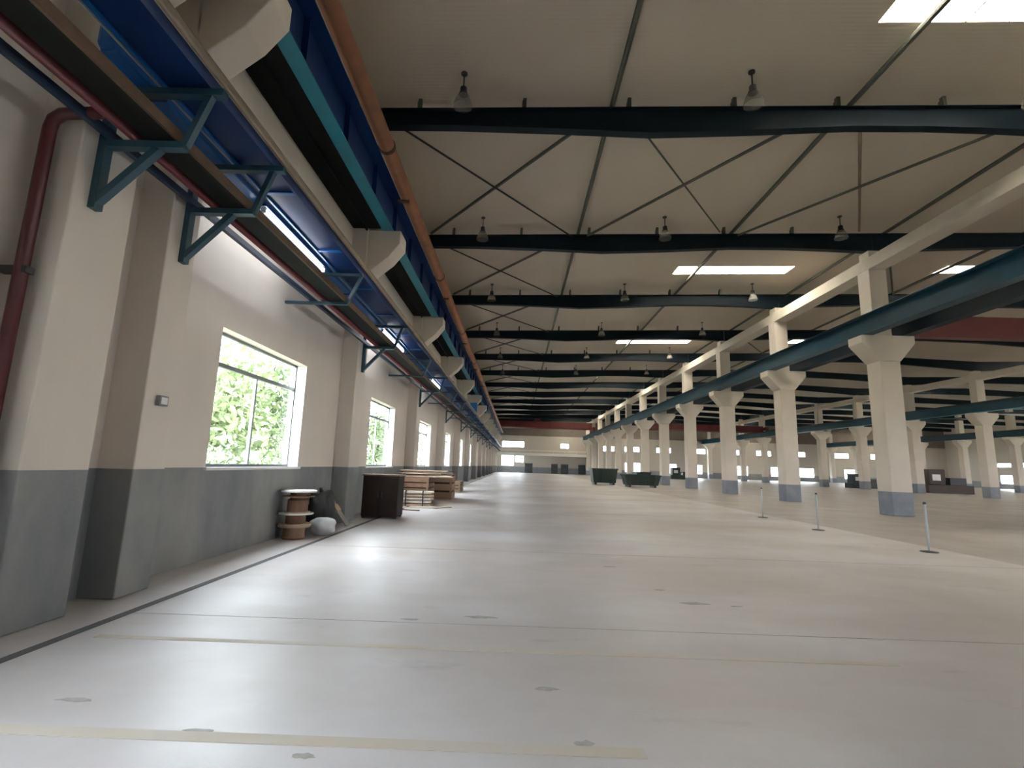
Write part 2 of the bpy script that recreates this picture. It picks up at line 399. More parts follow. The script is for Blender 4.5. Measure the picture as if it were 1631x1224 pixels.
# ------------------------------------------------------------------ ceiling lining and skylights
SKY_Y = [9.45+16.0*i for i in range(7)]
SKY_X = [(8.45, 14.7), (22.9, 28.2), (46.2, 52.4), (72.5, 78.7)]
slopes = [(XW-.3, RIDGES[0]), (RIDGES[0], XR2), (XR2, RIDGES[1]), (RIDGES[1], XR3), (XR3, RIDGES[2]), (RIDGES[2], XE+.3)]
cm = MB()
def slab(mb, x0, x1, y0, y1, t=.08, lo=0.0):
    za, zb = roof(x0+1e-4)+LIFT+lo, roof(x1-1e-4)+LIFT+lo
    mb.hexa([(x0, y0, za), (x1, y0, zb), (x1, y1, zb), (x0, y1, za), (x0, y0, za+t), (x1, y0, zb+t), (x1, y1, zb+t), (x0, y1, za+t)])
for x0, x1 in slopes:
    sk = [s for s in SKY_X if s[0] >= x0 and s[1] <= x1]
    y = YB-.3
    for sy in SKY_Y + [None]:
        ye = sy if sy is not None else YF+.3
        slab(cm, x0, x1, y, ye)
        if sy is None: break
        if sk:
            e = x0
            for s0, s1 in sk:
                slab(cm, e, s0, sy, sy+1.05); e = s1
            slab(cm, e, x1, sy, sy+1.05)
        else: slab(cm, x0, x1, sy, sy+1.05)
        y = sy+1.05
struct(cm.build('ceiling', 'roof_lining'))
for i, (x0, x1) in enumerate(SKY_X):
    n = 6; w = (x1-x0)/n
    for sy in SKY_Y:
        s = bpy.data.objects.new('window_%d' % wn, None); COL.objects.link(s); struct(s); wn += 1
        for j in range(n):
            m = MB(); slab(m, x0+j*w+.012, x0+(j+1)*w-.012, sy, sy+1.05, .012, .02); m.build('skylight_pane', 'skylight_sheet', s)
        m = MB()
        for j in range(1, n): slab(m, x0+j*w-.02, x0+j*w+.02, sy, sy+1.05, .03, -.012)
        m.build('glazing_bar', 'white_concrete', s)

# ------------------------------------------------------------------ roof beams
def beam(label, y, xs, depth, cleats=()):
    t = thing('roof_beam', label, 'roof beam', (0, y, 0), 'roof beams')
    web = MB(); bot = MB(); top = MB()
    for i in range(len(xs)-1):
        a, b = xs[i], xs[i+1]; za, zb = roof(a), roof(b); da, db = depth[i], depth[i+1]
        web.hexa([(a, -.015, za-da), (b, -.015, zb-db), (b, .015, zb-db), (a, .015, za-da), (a, -.015, za), (b, -.015, zb), (b, .015, zb), (a, .015, za)])
        bot.hexa([(a, -.14, za-da-.025), (b, -.14, zb-db-.025), (b, .14, zb-db-.025), (a, .14, za-da-.025), (a, -.14, za-da), (b, -.14, zb-db), (b, .14, zb-db), (a, .14, za-da)])
        top.hexa([(a, -.14, za-.025), (b, -.14, zb-.025), (b, .14, zb-.025), (a, .14, za-.025), (a, -.14, za), (b, -.14, zb), (b, .14, zb), (a, .14, za)])
    web.build('web', 'beam_paint', t); bot.build('bottom_flange', 'beam_paint', t); top.build('top_flange', 'beam_paint', t)
    for x in cleats:
        put('purlin_cleat', CLEAT, t, (x, 0, roof(x)))
    return t
CLEAT = MB().box(-.05, .05, -.06, .06, 0, LIFT+.01).box(-.07, -.05, -.09, .09, 0, LIFT-.1).mesh('purlin_cleat', 'rod_olive')
nx = [XW+.0, -2.0, 1.0, 3.6, 6.2, 9.3, 11.5, 13.5, XR1-.01]
nd = [.50, .54, .66, .80, .74, .62, .64, .72, .84]
ax = [XR1+.01, 18, 22, 26, RIDGES[0], 31, 35, 39, XR2-.01]; ad = [.84, .72, .62, .66, .78, .66, .62, .72, .84]
bx_ = [XR2+.01, 46, 50.5, RIDGES[1], 59.5, 64, XR3-.1]; bd = [.84, .66, .66, .78, .66, .66, .84]
cx_ = [XR3+.1, 72, 77, RIDGES[2], 86, 90, XE]; cd_ = [.84, .66, .66, .78, .66, .66, .5]
for k, y in enumerate(BEAM_Y):
    beam('%s dark roof beam from the camera, above the main floor by the left wall' % ORD[k], y, nx, nd, [-3.1, -.05, 3.0, 6.05, 9.05, 12.1] if k < 6 else ())
    if k >= 1:
        beam('%s dark roof beam beyond the near column row, counted from the camera' % ORD[k-1], y, ax, ad)
        beam('%s dark roof beam of the third aisle, counted from the camera' % ORD[k-1], y, bx_, bd)
    if k >= 5: beam('%s dark roof beam of the fourth and farthest aisle, counted from the camera' % ORD[k-5], y, cx_, cd_)
# beam over the twin pilaster just out of the picture keeps the roof carried
beam('dark roof beam overhead at the twin pilasters, nearest of all', 5.2, nx, nd)

# ------------------------------------------------------------------ tie bars and bracing rods
ya, yb = YB, YF
for x, lab in ((2.5, 'long olive tie bar under the roof left of the skylights'), (9.4, 'long olive tie bar passing under the skylights over the main floor'),
               (16.3, 'long dark tie bar under the roof just beyond the white concrete beam'), (22.6, 'long olive tie bar in the middle of the second aisle roof')):
    z = roof(x)+.12
    tag(MB().tube([(x, ya, z), (x, yb, z)], .075, 8).build('tie_bar', 'rod_olive'), lab, 'tie bar', 'tie bars along the roof')
def rod(x0, y0, x1, y1, r, m, lab, dz=-.05):
    tag(MB().tube([(x0, y0, roof(x0)+dz), (x1, y1, roof(x1)+dz)], r, 6).build('brace_rod', m), lab, 'brace rod', 'diagonal roof braces')
for k in range(0, 9):
    a, b = BEAM_Y[k]+.15, BEAM_Y[k+1]-.15
    w = '%s and %s roof beams' % (ORD[k], ORD[k+1])
    rod(-4.1, a, 2.2, b, .035, 'rod_black', 'thin black diagonal rod by the left wall between the %s' % w, -.12)
    rod(2.2, a, -4.1, b, .06, 'rod_olive', 'olive diagonal brace by the left wall between the %s' % w, .06)
a, b = BEAM_Y[0]+.15, BEAM_Y[1]-.15
rod(3.0, a, 8.8, b, .035, 'rod_olive', 'thin diagonal brace mid-roof slanting away to the right in the nearest bay', .08)
rod(8.5, a, 2.9, b, .055, 'rod_olive', 'thick diagonal brace mid-roof slanting away to the left in the nearest bay', -.08)
rod(9.8, a, 15.0, b, .05, 'pipe_tan', 'faint pale brace by the white beam slanting right in the nearest bay', .1)
rod(15.1, a, 9.6, b, .05, 'rod_olive', 'dark diagonal brace slanting from the white beam to the mid tie bar', -.08)
for k in (1, 3):
    rod(16.5, BEAM_Y[k]+.2, 22.4, BEAM_Y[k+1]-.2, .05, 'rod_olive', 'diagonal brace in the second aisle roof at the %s beam' % ORD[k])

# ------------------------------------------------------------------ column rows
shaft = MB().box(15.2, 16.05, -.41, .41, 0, 6.5).mesh('shaft', 'column_paint')
cap_prof = [(15.2, 6.35), (16.05, 6.35), (16.62, 7.02), (16.72, 7.14), (16.72, 7.466), (14.5, 7.466), (14.5, 7.14), (14.6, 7.02)]
cap = MB().prism(cap_prof, 'y', -.45, .45).mesh('capital', 'column_paint')
upper = MB().box(15.1, 15.85, -.36, .36, 7.466, 10.45).mesh('upper_shaft', 'column_paint')
stub = MB().box(15.2, 15.75, -.3, .3, 10.98, 11.34).mesh('head_block', 'column_paint')
def column(label, dx, y, group, det=True):
    t = thing('concrete_column', label, 'column', (dx, y, 0), group)
    put('shaft', shaft, t, None, .03); put('capital', cap, t, None, .02); put('upper_shaft', upper, t, None, .02); put('head_block', stub, t)
    return t
for k, y in enumerate(BEAM_Y[1:]):
    column('%s flared white column from the camera in the near row' % ORD[k], 0, y, 'near row of columns')
for k, y in enumerate(BEAM_Y[3:]):
    column('%s flared column from the right in the far row behind' % ORD[k], XR2-XR1, y, 'far row of columns')
for k, y in enumerate(BEAM_Y[6:]):
    column('%s flared column from the right in the third, farthest row' % ORD[k], XR3-XR1, y, 'farthest row of columns')
tag(MB().box(15.1, 15.82, YB, YF, 10.45, 10.98).build('concrete_beam', 'white_concrete'), 'long white concrete beam on top of the near column row', 'concrete beam', 'white concrete beams')
tag(MB().box(15.1+XR2-XR1, 15.82+XR2-XR1, YB, YF, 10.45, 10.98).build('concrete_beam', 'white_concrete'), 'long white concrete beam on top of the far column row', 'concrete beam', 'white concrete beams')

# ------------------------------------------------------------------ crane girders
def girder(label, xc, z0, z1, wb, wt, mweb, mbot, mtop, y0=YB, y1=YF, stiff=1):
    t = thing('crane_girder', label, 'crane girder', (xc, 0, 0), 'crane girders')
    MB().box(-.02, .02, y0, y1, z0+.03, z1-.03).build('web', mweb, t)
    MB().box(-wb/2, wb/2, y0, y1, z0, z0+.03).build('bottom_flange', mbot, t)
    MB().box(-wt/2, wt/2, y0, y1, z1-.03, z1).build('top_flange', mtop, t)
    MB().box(-.04, .04, y0, y1, z1, z1+.1).build('crane_rail', 'rust_brown', t)
    me = MB().box(.02, wb/2-.02, -.01, .01, z0+.03, z1-.03).box(-wb/2+.02, -.02, -.01, .01, z0+.03, z1-.03).mesh('stiffener', mweb)
    if stiff:
        y = 5.0+2
        while y < 60:
            put('stiffener', me, t, (0, y, 0)); y += 2.0
    return t
girder('dark blue crane girder on the corbels of the left wall', -3.68, 7.757, 8.66, .29, .62, 'duct_navy', 'teal_paint', 'duct_navy')
girder('teal blue crane girder on the main-floor side of the near columns', 14.78, 7.466, 8.3, .44, .5, 'girder_paint', 'girder_paint', 'girder_paint', stiff=0)
girder('dark crane girder on the far side of the near columns', 16.42, 7.466, 8.3, .44, .5, 'beam_paint', 'beam_paint', 'beam_paint', stiff=0)
girder('bright teal crane girder running along the far column row', 14.78+XR2-XR1, 7.466, 8.3, .44, .5, 'girder_paint', 'teal_paint', 'girder_paint', stiff=0)
girder('dark crane girder running along the third column row', 14.78+XR3-XR1, 7.466, 8.3, .44, .5, 'girder_paint', 'girder_paint', 'girder_paint', stiff=0)
t = thing('walkway_shade_plate', 'dark service walkway plate, widened to stand in for wall shade, between the left wall and its crane girder', 'walkway')
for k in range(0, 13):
    MB().box(-4.6, -3.84, (6.2 if k == 0 else BEAM_Y[k-1]+.42), BEAM_Y[k]-.42, 7.76, 7.80).build('plate', 'tray_dark', t)  # plate carried on to the wall; its dark colour also stands for wall shade
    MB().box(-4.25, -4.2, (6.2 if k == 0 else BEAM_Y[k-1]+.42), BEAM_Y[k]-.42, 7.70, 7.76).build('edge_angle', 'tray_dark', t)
t = thing('rusty_pipe', 'rust orange pipe running along the top of the left crane girder', 'pipe')
MB().tube([(-3.19, YB, 8.72), (-3.19, YF, 8.72)], .175, 14).build('pipe_run', 'rust_orange', t, smooth=True)
col_me = MB().tube([(-3.19, -.05, 8.72), (-3.19, .05, 8.72)], .2, 14).mesh('pipe_collar', 'rust_brown')
sad_me = MB().box(-3.42, -3.1, -.05, .05, 8.5, 8.56).mesh('pipe_saddle', 'rust_brown')
for y in BEAM_Y[:8]:
    put('pipe_collar', col_me, t, (0, y-2.6, 0)); put('pipe_saddle', sad_me, t, (0, y-.5, 0))

# ------------------------------------------------------------------ overhead travelling cranes
def crane(label, xa, xb, y, za, zb, h, hoistx, dys=(-1.1, 1.1)):
    t = thing('overhead_crane', label, 'crane', (0, y, 0), 'red travelling cranes')
    for dy in dys:
        MB().box(xa+.3, xb-.3, dy-.25, dy+.25, za, za+h).build('bridge_girder', 'crane_red', t, bevel=.02)
    for x, zz in ((xa, zb[0]), (xb, zb[1])):
        e = MB().box(x-.22, x+.22, -2.1, 2.1, zz+.12, max(za+.35, zz+.62)).build('end_truck', 'crane_red', t)
        for dy in (-1.8, 1.8):
            MB().tube([(x-.06, dy, zz+.19), (x+.06, dy, zz+.19)], .18, 12).build('wheel', 'metal_dark', e)
    hz = za+h
    MB().box(hoistx-.8, hoistx+.8, -1.3, 1.3, hz, hz+.18).build('trolley', 'metal_dark', t)
    MB().box(hoistx-.5, hoistx+.5, -.5, .5, hz+.18, hz+.6).build('hoist_drum', 'crane_red', t)
    return t
crane('red travelling crane across the far end of the main floor', -3.68, 14.78, 97.5, 8.9, (8.76, 8.4), 1.2, 4.0)
crane('red travelling crane over the second aisle behind the near columns', 16.42, 14.78+XR2-XR1, 23.2, 8.15, (8.4, 8.4), 1.05, 38.0, (0,))
crane('dark red travelling crane far off in the second aisle', 16.42, 14.78+XR2-XR1, 84.0, 8.2, (8.4, 8.4), 1.0, 26.0)

# ------------------------------------------------------------------ pipe and cable rack on the left wall
def run(name, label, pts, r, m, cat='pipe', n=10):
    return tag(MB().tube(pts, r, n).build(name, m, smooth=True), label, cat, 'services along the left wall')
YP0, YP1 = YB+.1, YF-1.4
ZL = 4.60; ZU = 5.20
tag(MB().box(-4.12, -4.06, YP0, YP1, ZL-.02, ZL+.06).build('angle_iron', 'angle_blue'), 'thin dark blue angle iron, lowest run nearest the left wall', 'angle iron', 'services along the left wall')
run('fire_pipe', 'maroon fire pipe running along the wall brackets', [(-3.90, YP0, ZL+.07), (-3.90, YP1, ZL+.07)], .065, 'maroon')
t = thing('cable_tray', 'dark cable tray with a rusty outer lip beside the maroon pipe', 'cable tray', group='services along the left wall')
MB().box(-3.74, -3.46, YP0, YP1, ZL, ZL+.015).build('tray_bottom', 'tray_dark', t)
MB().box(-3.755, -3.74, YP0, YP1, ZL, ZL+.11).build('tray_side', 'tray_dark', t)
MB().box(-3.46, -3.43, YP0, YP1, ZL, ZL+.11).build('tray_lip', 'rust_brown', t)
for i, (x, r) in enumerate(((-3.69, .025), (-3.63, .03), (-3.57, .022), (-3.51, .028))):
    pts = []; y = YP0
    while y < YP1:
        pts.append((x+random.uniform(-.015, .015), y, ZL+.045+random.uniform(0, .02))); y += 2.0
    MB().tube(pts, r, 6).build('cable', 'tray_dark', t)
t = thing('blue_duct', 'bright blue cable duct that turns up at its near end', 'duct', group='services along the left wall')
MB().box(-3.98, -3.79, 4.0, YP1, ZU, ZU+.2).build('duct_run', 'duct_blue', t, bevel=.03)
MB().box(-3.98, -3.79, 3.95, 4.16, ZU+.02, 7.1).build('duct_riser', 'duct_blue', t, bevel=.05)
fl = MB().box(-4.0, -3.77, -.03, .03, ZU-.02, ZU+.22).mesh('joint_band', 'duct_navy')
for i in range(14): put('joint_band', fl, t, (0, 4.6+3.0*i, 0))
run('grey_pipe', 'slim grey pipe between the two blue cable ducts', [(-3.72, YP0, ZU+.06), (-3.72, YP1, ZU+.06)], .045, 'pipe_grey')
t = thing('navy_duct', 'wide navy blue cable duct, outermost on the wall rack', 'duct', group='services along the left wall')
MB().box(-3.64, -3.19, YP0, YP1, ZU, ZU+.14).build('duct_run', 'duct_navy', t, bevel=.02)
MB().box(-3.66, -3.63, YP0, YP1, ZU-.03, ZU+.16).build('duct_edge', 'duct_blue', t)
MB().box(-3.20, -3.165, YP0, YP1, ZU-.03, ZU+.16).build('duct_edge', 'duct_navy', t)
rv = MB().box(-3.63, -3.20, -.035, .035, ZU-.02, ZU).mesh('cover_strap', 'duct_blue')
for i in range(24): put('cover_strap', rv, t, (0, 2.6+1.9*i, 0))
run('tan_pipe', 'tan coloured pipe on the outer edge of the wall rack', [(-3.11, YP0, ZU+.12), (-3.11, YP1, ZU+.12)], .05, 'pipe_tan')

up_me = MB().box(-4.2, -4.13, -.05, .05, 3.86, 5.35).mesh('upright', 'bracket_blue')
arm_me = MB().box(-4.13, -3.36, -.045, .045, ZL-.09, ZL-.02).mesh('arm', 'bracket_blue')
arm2_me = MB().box(-4.13, -3.04, -.045, .045, ZU-.10, ZU-.03).mesh('upper_arm', 'bracket_blue')
dia_me = MB().bar((-4.16, 0, 3.93), (-3.62, 0, ZL-.08), .08, .07).mesh('diagonal', 'bracket_blue')
dia2_me = MB().bar((-3.37, 0, ZL-.05), (-3.17, 0, ZU-.06), .07, .06).mesh('hanger', 'bracket_blue')
bl = [(4.45, 'blue triangular pipe bracket on the nearest pilaster by the red riser'), (5.75, 'blue triangular pipe bracket on the narrow second pilaster')]
bl += [(y, 'blue triangular pipe bracket on the pilaster under the %s roof beam' % ORD[k]) for k, y in enumerate(BEAM_Y[:9])]
for y, lab in bl:
    t = thing('pipe_bracket', lab, 'bracket', (0, y, 0), 'pipe brackets')
    put('upright', up_me, t); put('arm', arm_me, t); put('upper_arm', arm2_me, t); put('diagonal', dia_me, t); put('hanger', dia2_me, t)
for k in range(7):
    y = 9.3+BAY*k
    t = thing('rack_hanger', 'dark cross bar holding the rack above the %s window from the camera' % ORD[k], 'hanger', (0, y, 0), 'rack hangers')
    MB().bar((-4.17, 0, ZL-.05), (-3.38, 0, ZL-.05), .07, .05).build('cross_bar', 'bracket_blue', t)
    MB().bar((-3.40, 0, ZL-.05), (-3.14, 0, ZU-.05), .06, .05).build('strut', 'bracket_blue', t)
    MB().bar((-3.14, 0, ZU-.06), (-4.05, 0, ZU-.06), .06, .05).build('upper_bar', 'bracket_blue', t)
    MB().bar((XW, 0, ZL-.05), (-4.17, 0, ZL-.05), .06, .05).build('wall_stub', 'bracket_blue', t)

t = thing('red_riser', 'dark red fire pipe dropping down the wall beside the nearest pilaster', 'pipe')
MB().tube([(-4.42, 4.13, .0), (-4.42, 4.13, 4.48), (-4.40, 4.13, 4.58), (-4.32, 4.13, 4.64), (-3.97, 4.13, 4.66)], .055, 12, (0, 1, 0)).build('pipe_run', 'maroon', t, smooth=True)
for z in (1.2, 3.1): MB().box(XW, -4.34, 4.09, 4.17, z-.03, z+.03).build('pipe_clamp', 'metal_dark', t)

for k, (a, b) in enumerate(((6.65, 8.95), (13.15, 15.7), (21.15, 23.6))):
    t = thing('tube_lamp', ['twin tube lamp glowing under the rack nearest the camera', 'twin tube lamp glowing under the rack, second from the camera', 'twin tube lamp glowing under the rack, farthest of three'][k], 'lamp', (-3.9, (a+b)/2, ZU-.03), 'tube lamps under the rack')
    l = (b-a)/2
    MB().box(-.16, .17, -l, l, -.035, -.002).build('lamp_housing', 'duct_navy', t)
    for x in (-.12, .13):
        MB().tube([(x, -l+.04, -.085), (x, l-.04, -.085)], .03, 10).build('light_tube', 'tube_light', t, smooth=True)
        for s in (-1, 1): MB().box(x-.03, x+.03, s*(l-.02)-.02, s*(l-.02)+.02, -.13, -.05).build('tube_holder', 'lamp_white', t)

for y, w, h, z, lab in ((28.3, .42, .5, 5.75, 'small bright blue box above the rack, nearer of the two'), (44.3, .6, 1.3, 5.7, 'tall bright blue box above the rack, farther of the two')):
    t = thing('switch_box', lab, 'electrical box', (-3.95, y, z), 'blue boxes above the rack')
    MB().box(-w/2, w/2, 0, .28, 0, h).build('box_body', 'box_blue', t, bevel=.01)
    MB().box(-w/2+.03, w/2-.03, -.015, 0, .03, h-.03).build('box_door', 'box_blue', t)
    MB().box(w/2-.09, w/2-.06, -.03, -.015, h*.45, h*.6).build('latch', 'metal_dark', t)
    MB().box(-.04, .04, .1, .2, ZU+.2-z, 0).build('mount_post', 'bracket_blue', t)
t = thing('socket_box', 'small grey socket box on the pilaster left of the nearest window', 'electrical box', (-4.2, 5.75, 2.15))
MB().box(0, .05, -.07, .07, -.06, .06).build('box_body', 'pipe_grey', t); MB().box(.05, .056, -.05, .05, -.04, .04).build('cover_plate', 'sill_white', t)

# ------------------------------------------------------------------ pendant lamps
stem = MB().tube([(0, 0, 0), (0, 0, .42)], .02, 6).tube([(0, 0, .38), (0, 0, .42)], .09, 10).mesh('stem', 'metal_dark')
hous = MB().lathe([(.05, 0), (.09, -.03), (.10, -.16), (.13, -.22), (.12, -.25)], 12).mesh('housing', 'metal_dark')
bell = MB().lathe([(.12, -.24), (.17, -.30), (.22, -.42), (.26, -.58), (.255, -.60)], 16, close=False).mesh('bell', 'lamp_glass', True)
for k in range(6):
    for x, w in ((-1.72, 'near the left wall'), (6.1, 'over the middle of the floor'), (13.6, 'by the white columns')):
        t = thing('pendant_lamp', 'glass bell lamp hanging before the %s roof beam %s' % (ORD[k], w), 'lamp', (x, Y0+BAY*k-1.0, roof(x)+LIFT-.42), 'bell lamps under the roof')
        put('stem', stem, t); put('housing', hous, t); put('bell', bell, t)

# ------------------------------------------------------------------ things left along the left wall
t = thing('stacked_reel', 'brown drum with a rim, lowest in the stack by the wall', 'drum', (-4.28, 9.95, 0), 'stack by the wall')
MB().lathe([(.20, 0), (.22, .03), (.20, .06), (.20, .22), (.26, .235), (.26, .26)], 20).build('drum_body', 'cardboard', t)
MB().lathe([(.262, .228), (.30, .228), (.30, .262), (.262, .262)], 20, close=False).build('rim', 'wood_pale', t)
t = thing('cable_reel', 'small wooden reel resting on the brown drum, middle of the stack', 'cable reel', (-4.27, 9.95, .265), 'stack by the wall')
MB().lathe([(.30, 0), (.30, .025)], 20).build('lower_flange', 'wood_pale', t); MB().lathe([(.18, .025), (.18, .20)], 18).build('reel_core', 'wood_brown', t)
MB().lathe([(.32, .20), (.32, .225)], 20).build('upper_flange', 'paper_white', t)
t = thing('cable_reel', 'wooden reel with a pale top plate, highest in the stack', 'cable reel', (-4.25, 9.95, .495), 'stack by the wall')
MB().lathe([(.24, 0), (.24, .02)], 20).build('lower_flange', 'wood_pale', t); MB().lathe([(.19, .02), (.19, .24), (.15, .27), (.15, .395)], 18).build('reel_core', 'wood_brown', t)
MB().lathe([(.30, .30), (.30, .32)], 20).build('middle_ring', 'wood_brown', t); MB().lathe([(.33, .395), (.33, .425)], 20).build('upper_flange', 'paper_white', t)

def blob(name, m, sx, sy, sz, loc, rough=.12, seed=0, rz=0, parent=None):
    b = bmesh.new(); bmesh.ops.create_icosphere(b, subdivisions=3, radius=1); rnd = random.Random(seed)
    ph = [rnd.uniform(0, 6) for _ in range(6)]
    for v in b.verts:
        c = v.co.copy(); d = 1 + rough*(math.sin(3*c.x+ph[0])*math.sin(4*c.y+ph[1]) + .6*math.sin(7*c.z+ph[2]+3*c.x) + .4*math.sin(9*c.y+ph[3]))
        s = lambda q: math.copysign(abs(q)**.7, q)
        v.co = Vector((s(c.x)*sx*d, s(c.y)*sy*d, s(c.z)*sz*d))
    zmin = min(v.co.z for v in b.verts)
    for v in b.verts: v.co.z = max(v.co.z - zmin - .03, 0)
    me = bpy.data.meshes.new(name); b.to_mesh(me); b.free(); me.materials.append(MATS[m])
    for p in me.polygons: p.use_smooth = True
    o = put(name, me, parent, loc); o.rotation_euler = (0, 0, rz); return o
t = thing('white_sack', 'white lumpy sack lying on the floor beside the reel stack', 'sack', (-3.97, 10.65, 0), rz=.5)
blob('sack_body', 'plastic_white', .24, .30, .17, (0, 0, 0), .1, 3, 0, t); MB().tube([(0, .27, .15), (.03, .36, .17), (.02, .42, .13)], [.05, .03, .05], 8).build('sack_neck', 'plastic_white', t)
tag(blob('black_bundle', 'tarp_black', .22, .36, .42, (-4.28, 11.3, 0), .15, 5), 'black crumpled tarp bundle against the wall below the first window corner', 'tarp')
t = thing('leaning_board', 'grey board leaning against the wall beside the black bundle', 'board', (0, 0, 0))
MB().bar((-3.93, 12.05, .02), (-4.57, 12.02, .87), .26, .03, (.8, 0, .6)).build('board_face', 'board_grey', t)
MB().bar((-4.16, 12.04, .345), (-4.26, 12.035, .475), .27, .045, (.8, 0, .6)).build('cross_batten', 'wood_pale', t)

t = thing('dark_cabinet', 'dark brown wooden cabinet standing against the wall past the second pilaster', 'cabinet', (-3.72, 14.25, 0))
MB().box(-.46, .52, -.4, .3, .05, 1.13).build('cabinet_body', 'cabinet_dark', t, bevel=.01)
MB().box(-.48, .55, -.43, .33, 1.13, 1.17).build('cabinet_top', 'wood_brown', t)
for x in (-.215, .275):
    d = MB().box(x-.235, x+.235, -.425, -.4, .1, 1.08).build('door', 'cabinet_dark', t)
    MB().box(x+(-.2 if x > 0 else .18), x+(-.18 if x > 0 else .2), -.445, -.425, .55, .7).build('handle', 'metal_dark', d)
for x in (-.4, .46):
    for y in (-.35, .25): MB().box(x-.04, x+.04, y-.04, y+.04, 0, .05).build('foot', 'metal_dark', t)

def crate(label, x0, x1, y0, y1, z1, m, slats=5, loc=None):
    t = thing('wooden_crate', label, 'crate', ((x0+x1)/2, (y0+y1)/2, 0), 'wooden crates by the wall')
    w, d = (x1-x0)/2, (y1-y0)/2; h = z1/slats
    MB().box(-w+.03, w-.03, -d+.03, d-.03, .05, z1-.02).build('crate_core', 'cabinet_dark', t)
    me = MB().box(-w, w, -.012, .012, 0, h*.78).mesh('slat', m); me2 = MB().box(-.012, .012, -d, d, 0, h*.78).mesh('slat', m)
    for i in range(slats):
        put('slat', me, t, (0, -d+.012, i*h+.02)); put('slat', me2, t, (w-.012, 0, i*h+.02))
    for x in (-w+.05, w-.05): MB().box(x-.04, x+.04, -d-.015, -d, 0, z1).build('corner_post', m, t)
    MB().box(-w, w, -d, d, z1-.02, z1+.01).build('lid', m, t)
    return t
crate('brown slatted crate under the stack of pale boards', -4.5, -3.25, 19.0, 20.3, .98, 'wood_brown', 5)
for i in range(7):
    lab = 'pale board in the untidy stack on the brown crate'
    o = MB().box(-.85+random.uniform(0, .2), .85+random.uniform(-.1, .4), -.11, .11, 0, .035).build('pale_board', ['wood_pale', 'wood_light', 'wood_brown'][i % 3])
    tag(o, ['highest', 'second highest', 'third highest', 'fourth highest', 'fifth highest', 'sixth highest', 'lowest'][6-i] + ' loose board of the stack on the brown crate', 'board', 'boards on the crate')
    o.location = (-3.62+random.uniform(-.06, .06), 19.3+.3*(i % 3)+random.uniform(-.05, .05), .995+.037*i); o.rotation_euler = (0, 0, random.uniform(-.2, .2))
t = thing('lath_bundle', 'bundle of pale laths lying in front of the brown crate', 'lath bundle', (-3.62, 18.35, .0), rz=.12)
for j in range(5):
    for i in range(6):
        if random.random() < .12: continue
        dx = random.uniform(-.08, .08)
        MB().box(-.6+dx, .6+dx, -.3+.1*i, -.3+.1*i+.075, .11*j, .11*j+.07).build('lath', 'wood_light' if (i+j) % 3 else 'wood_pale', t)
for x in (-.3, .3): MB().box(x-.02, x+.02, -.33, .33, .53, .545).box(x-.02, x+.02, -.335, -.32, 0, .545).build('strap', 'metal_dark', t)
crate('tall brown box beside the board stack farther along the wall', -3.85, -2.75, 21.9, 23.1, 1.05, 'cardboard', 3)
for i, (x, y, l, a) in enumerate(((-3.3, 17.3, 1.1, .3), (-3.5, 16.4, .9, -.2), (-2.5, 17.6, .8, .9))):
    o = MB().box(-l/2, l/2, -.05, .05, 0, .03).build('loose_batten', ['wood_light', 'wood_brown', 'wood_pale'][i])
    tag(o, ['pale batten lying on the floor left of the lath bundle', 'dark batten lying on the floor nearest the dark cabinet', 'tan batten lying out from the lath bundle'][i], 'batten', 'battens on the floor')
    o.location = (x, y, 0.001); o.rotation_euler = (0, 0, a)
crate('long low crate standing far along the left wall', -4.1, -3.0, 27.5, 29.2, .55, 'cardboard', 3)

# ------------------------------------------------------------------ stanchions, bins and machines on the right
for i, (x, y) in enumerate(((8.75, 10.95), (8.55, 14.5), (8.68, 17.95))):
    t = thing('barrier_post', 'slim grey barrier post, %s the camera, at the floor edge line' % ['nearest', 'second from', 'third from'][i], 'post', (x, y, 0), 'barrier posts')
    MB().lathe([(.16, 0), (.16, .015), (.05, .03)], 20).build('base', 'metal_dark', t); MB().lathe([(.022, .02), (.022, .98)], 10).build('pole', 'steel', t)
    MB().lathe([(.03, .98), (.035, 1.0), (.02, 1.03)], 10).build('cap', 'metal_dark', t)

def bin_(label, x0, x1, y0, y1, h, m='machine_green'):
    t = thing('steel_bin', label, 'steel bin', ((x0+x1)/2, (y0+y1)/2, 0), 'green steel bins'); w, d = (x1-x0)/2, (y1-y0)/2
    a = [(-w*.86, -d*.86, .18), (w*.86, -d*.86, .18), (w*.86, d*.86, .18), (-w*.86, d*.86, .18), (-w, -d, h), (w, -d, h), (w, d, h), (-w, d, h)]
    MB().hexa(a).build('bin_body', m, t)
    MB().box(-w-.05, w+.05, -d-.05, -d+.02, h-.08, h+.02).box(-w-.05, w+.05, d-.02, d+.05, h-.08, h+.02).box(-w-.05, -w+.02, -d+.02, d-.02, h-.08, h+.02).box(w-.02, w+.05, -d+.02, d-.02, h-.08, h+.02).build('rim', m, t)
    for i in range(4):
        x = -w*.7+i*w*1.4/3
        MB().bar((x*.95, -d*.86-.03, .2), (x, -d-.03, h-.08), .08, .06, (0, 1, 0)).build('rib', m, t)
    for x in (-w*.7, w*.7): MB().box(x-.1, x+.1, -d*.8, d*.8, 0, .18).build('skid', 'metal_dark', t)
bin_('dark green steel bin on the main floor, farther of two', 7.2, 9.6, 47.5, 49.5, 1.5)
bin_('dark green steel bin beside the near column row, closer of two', 9.4, 12.5, 43.5, 45.3, 1.05)
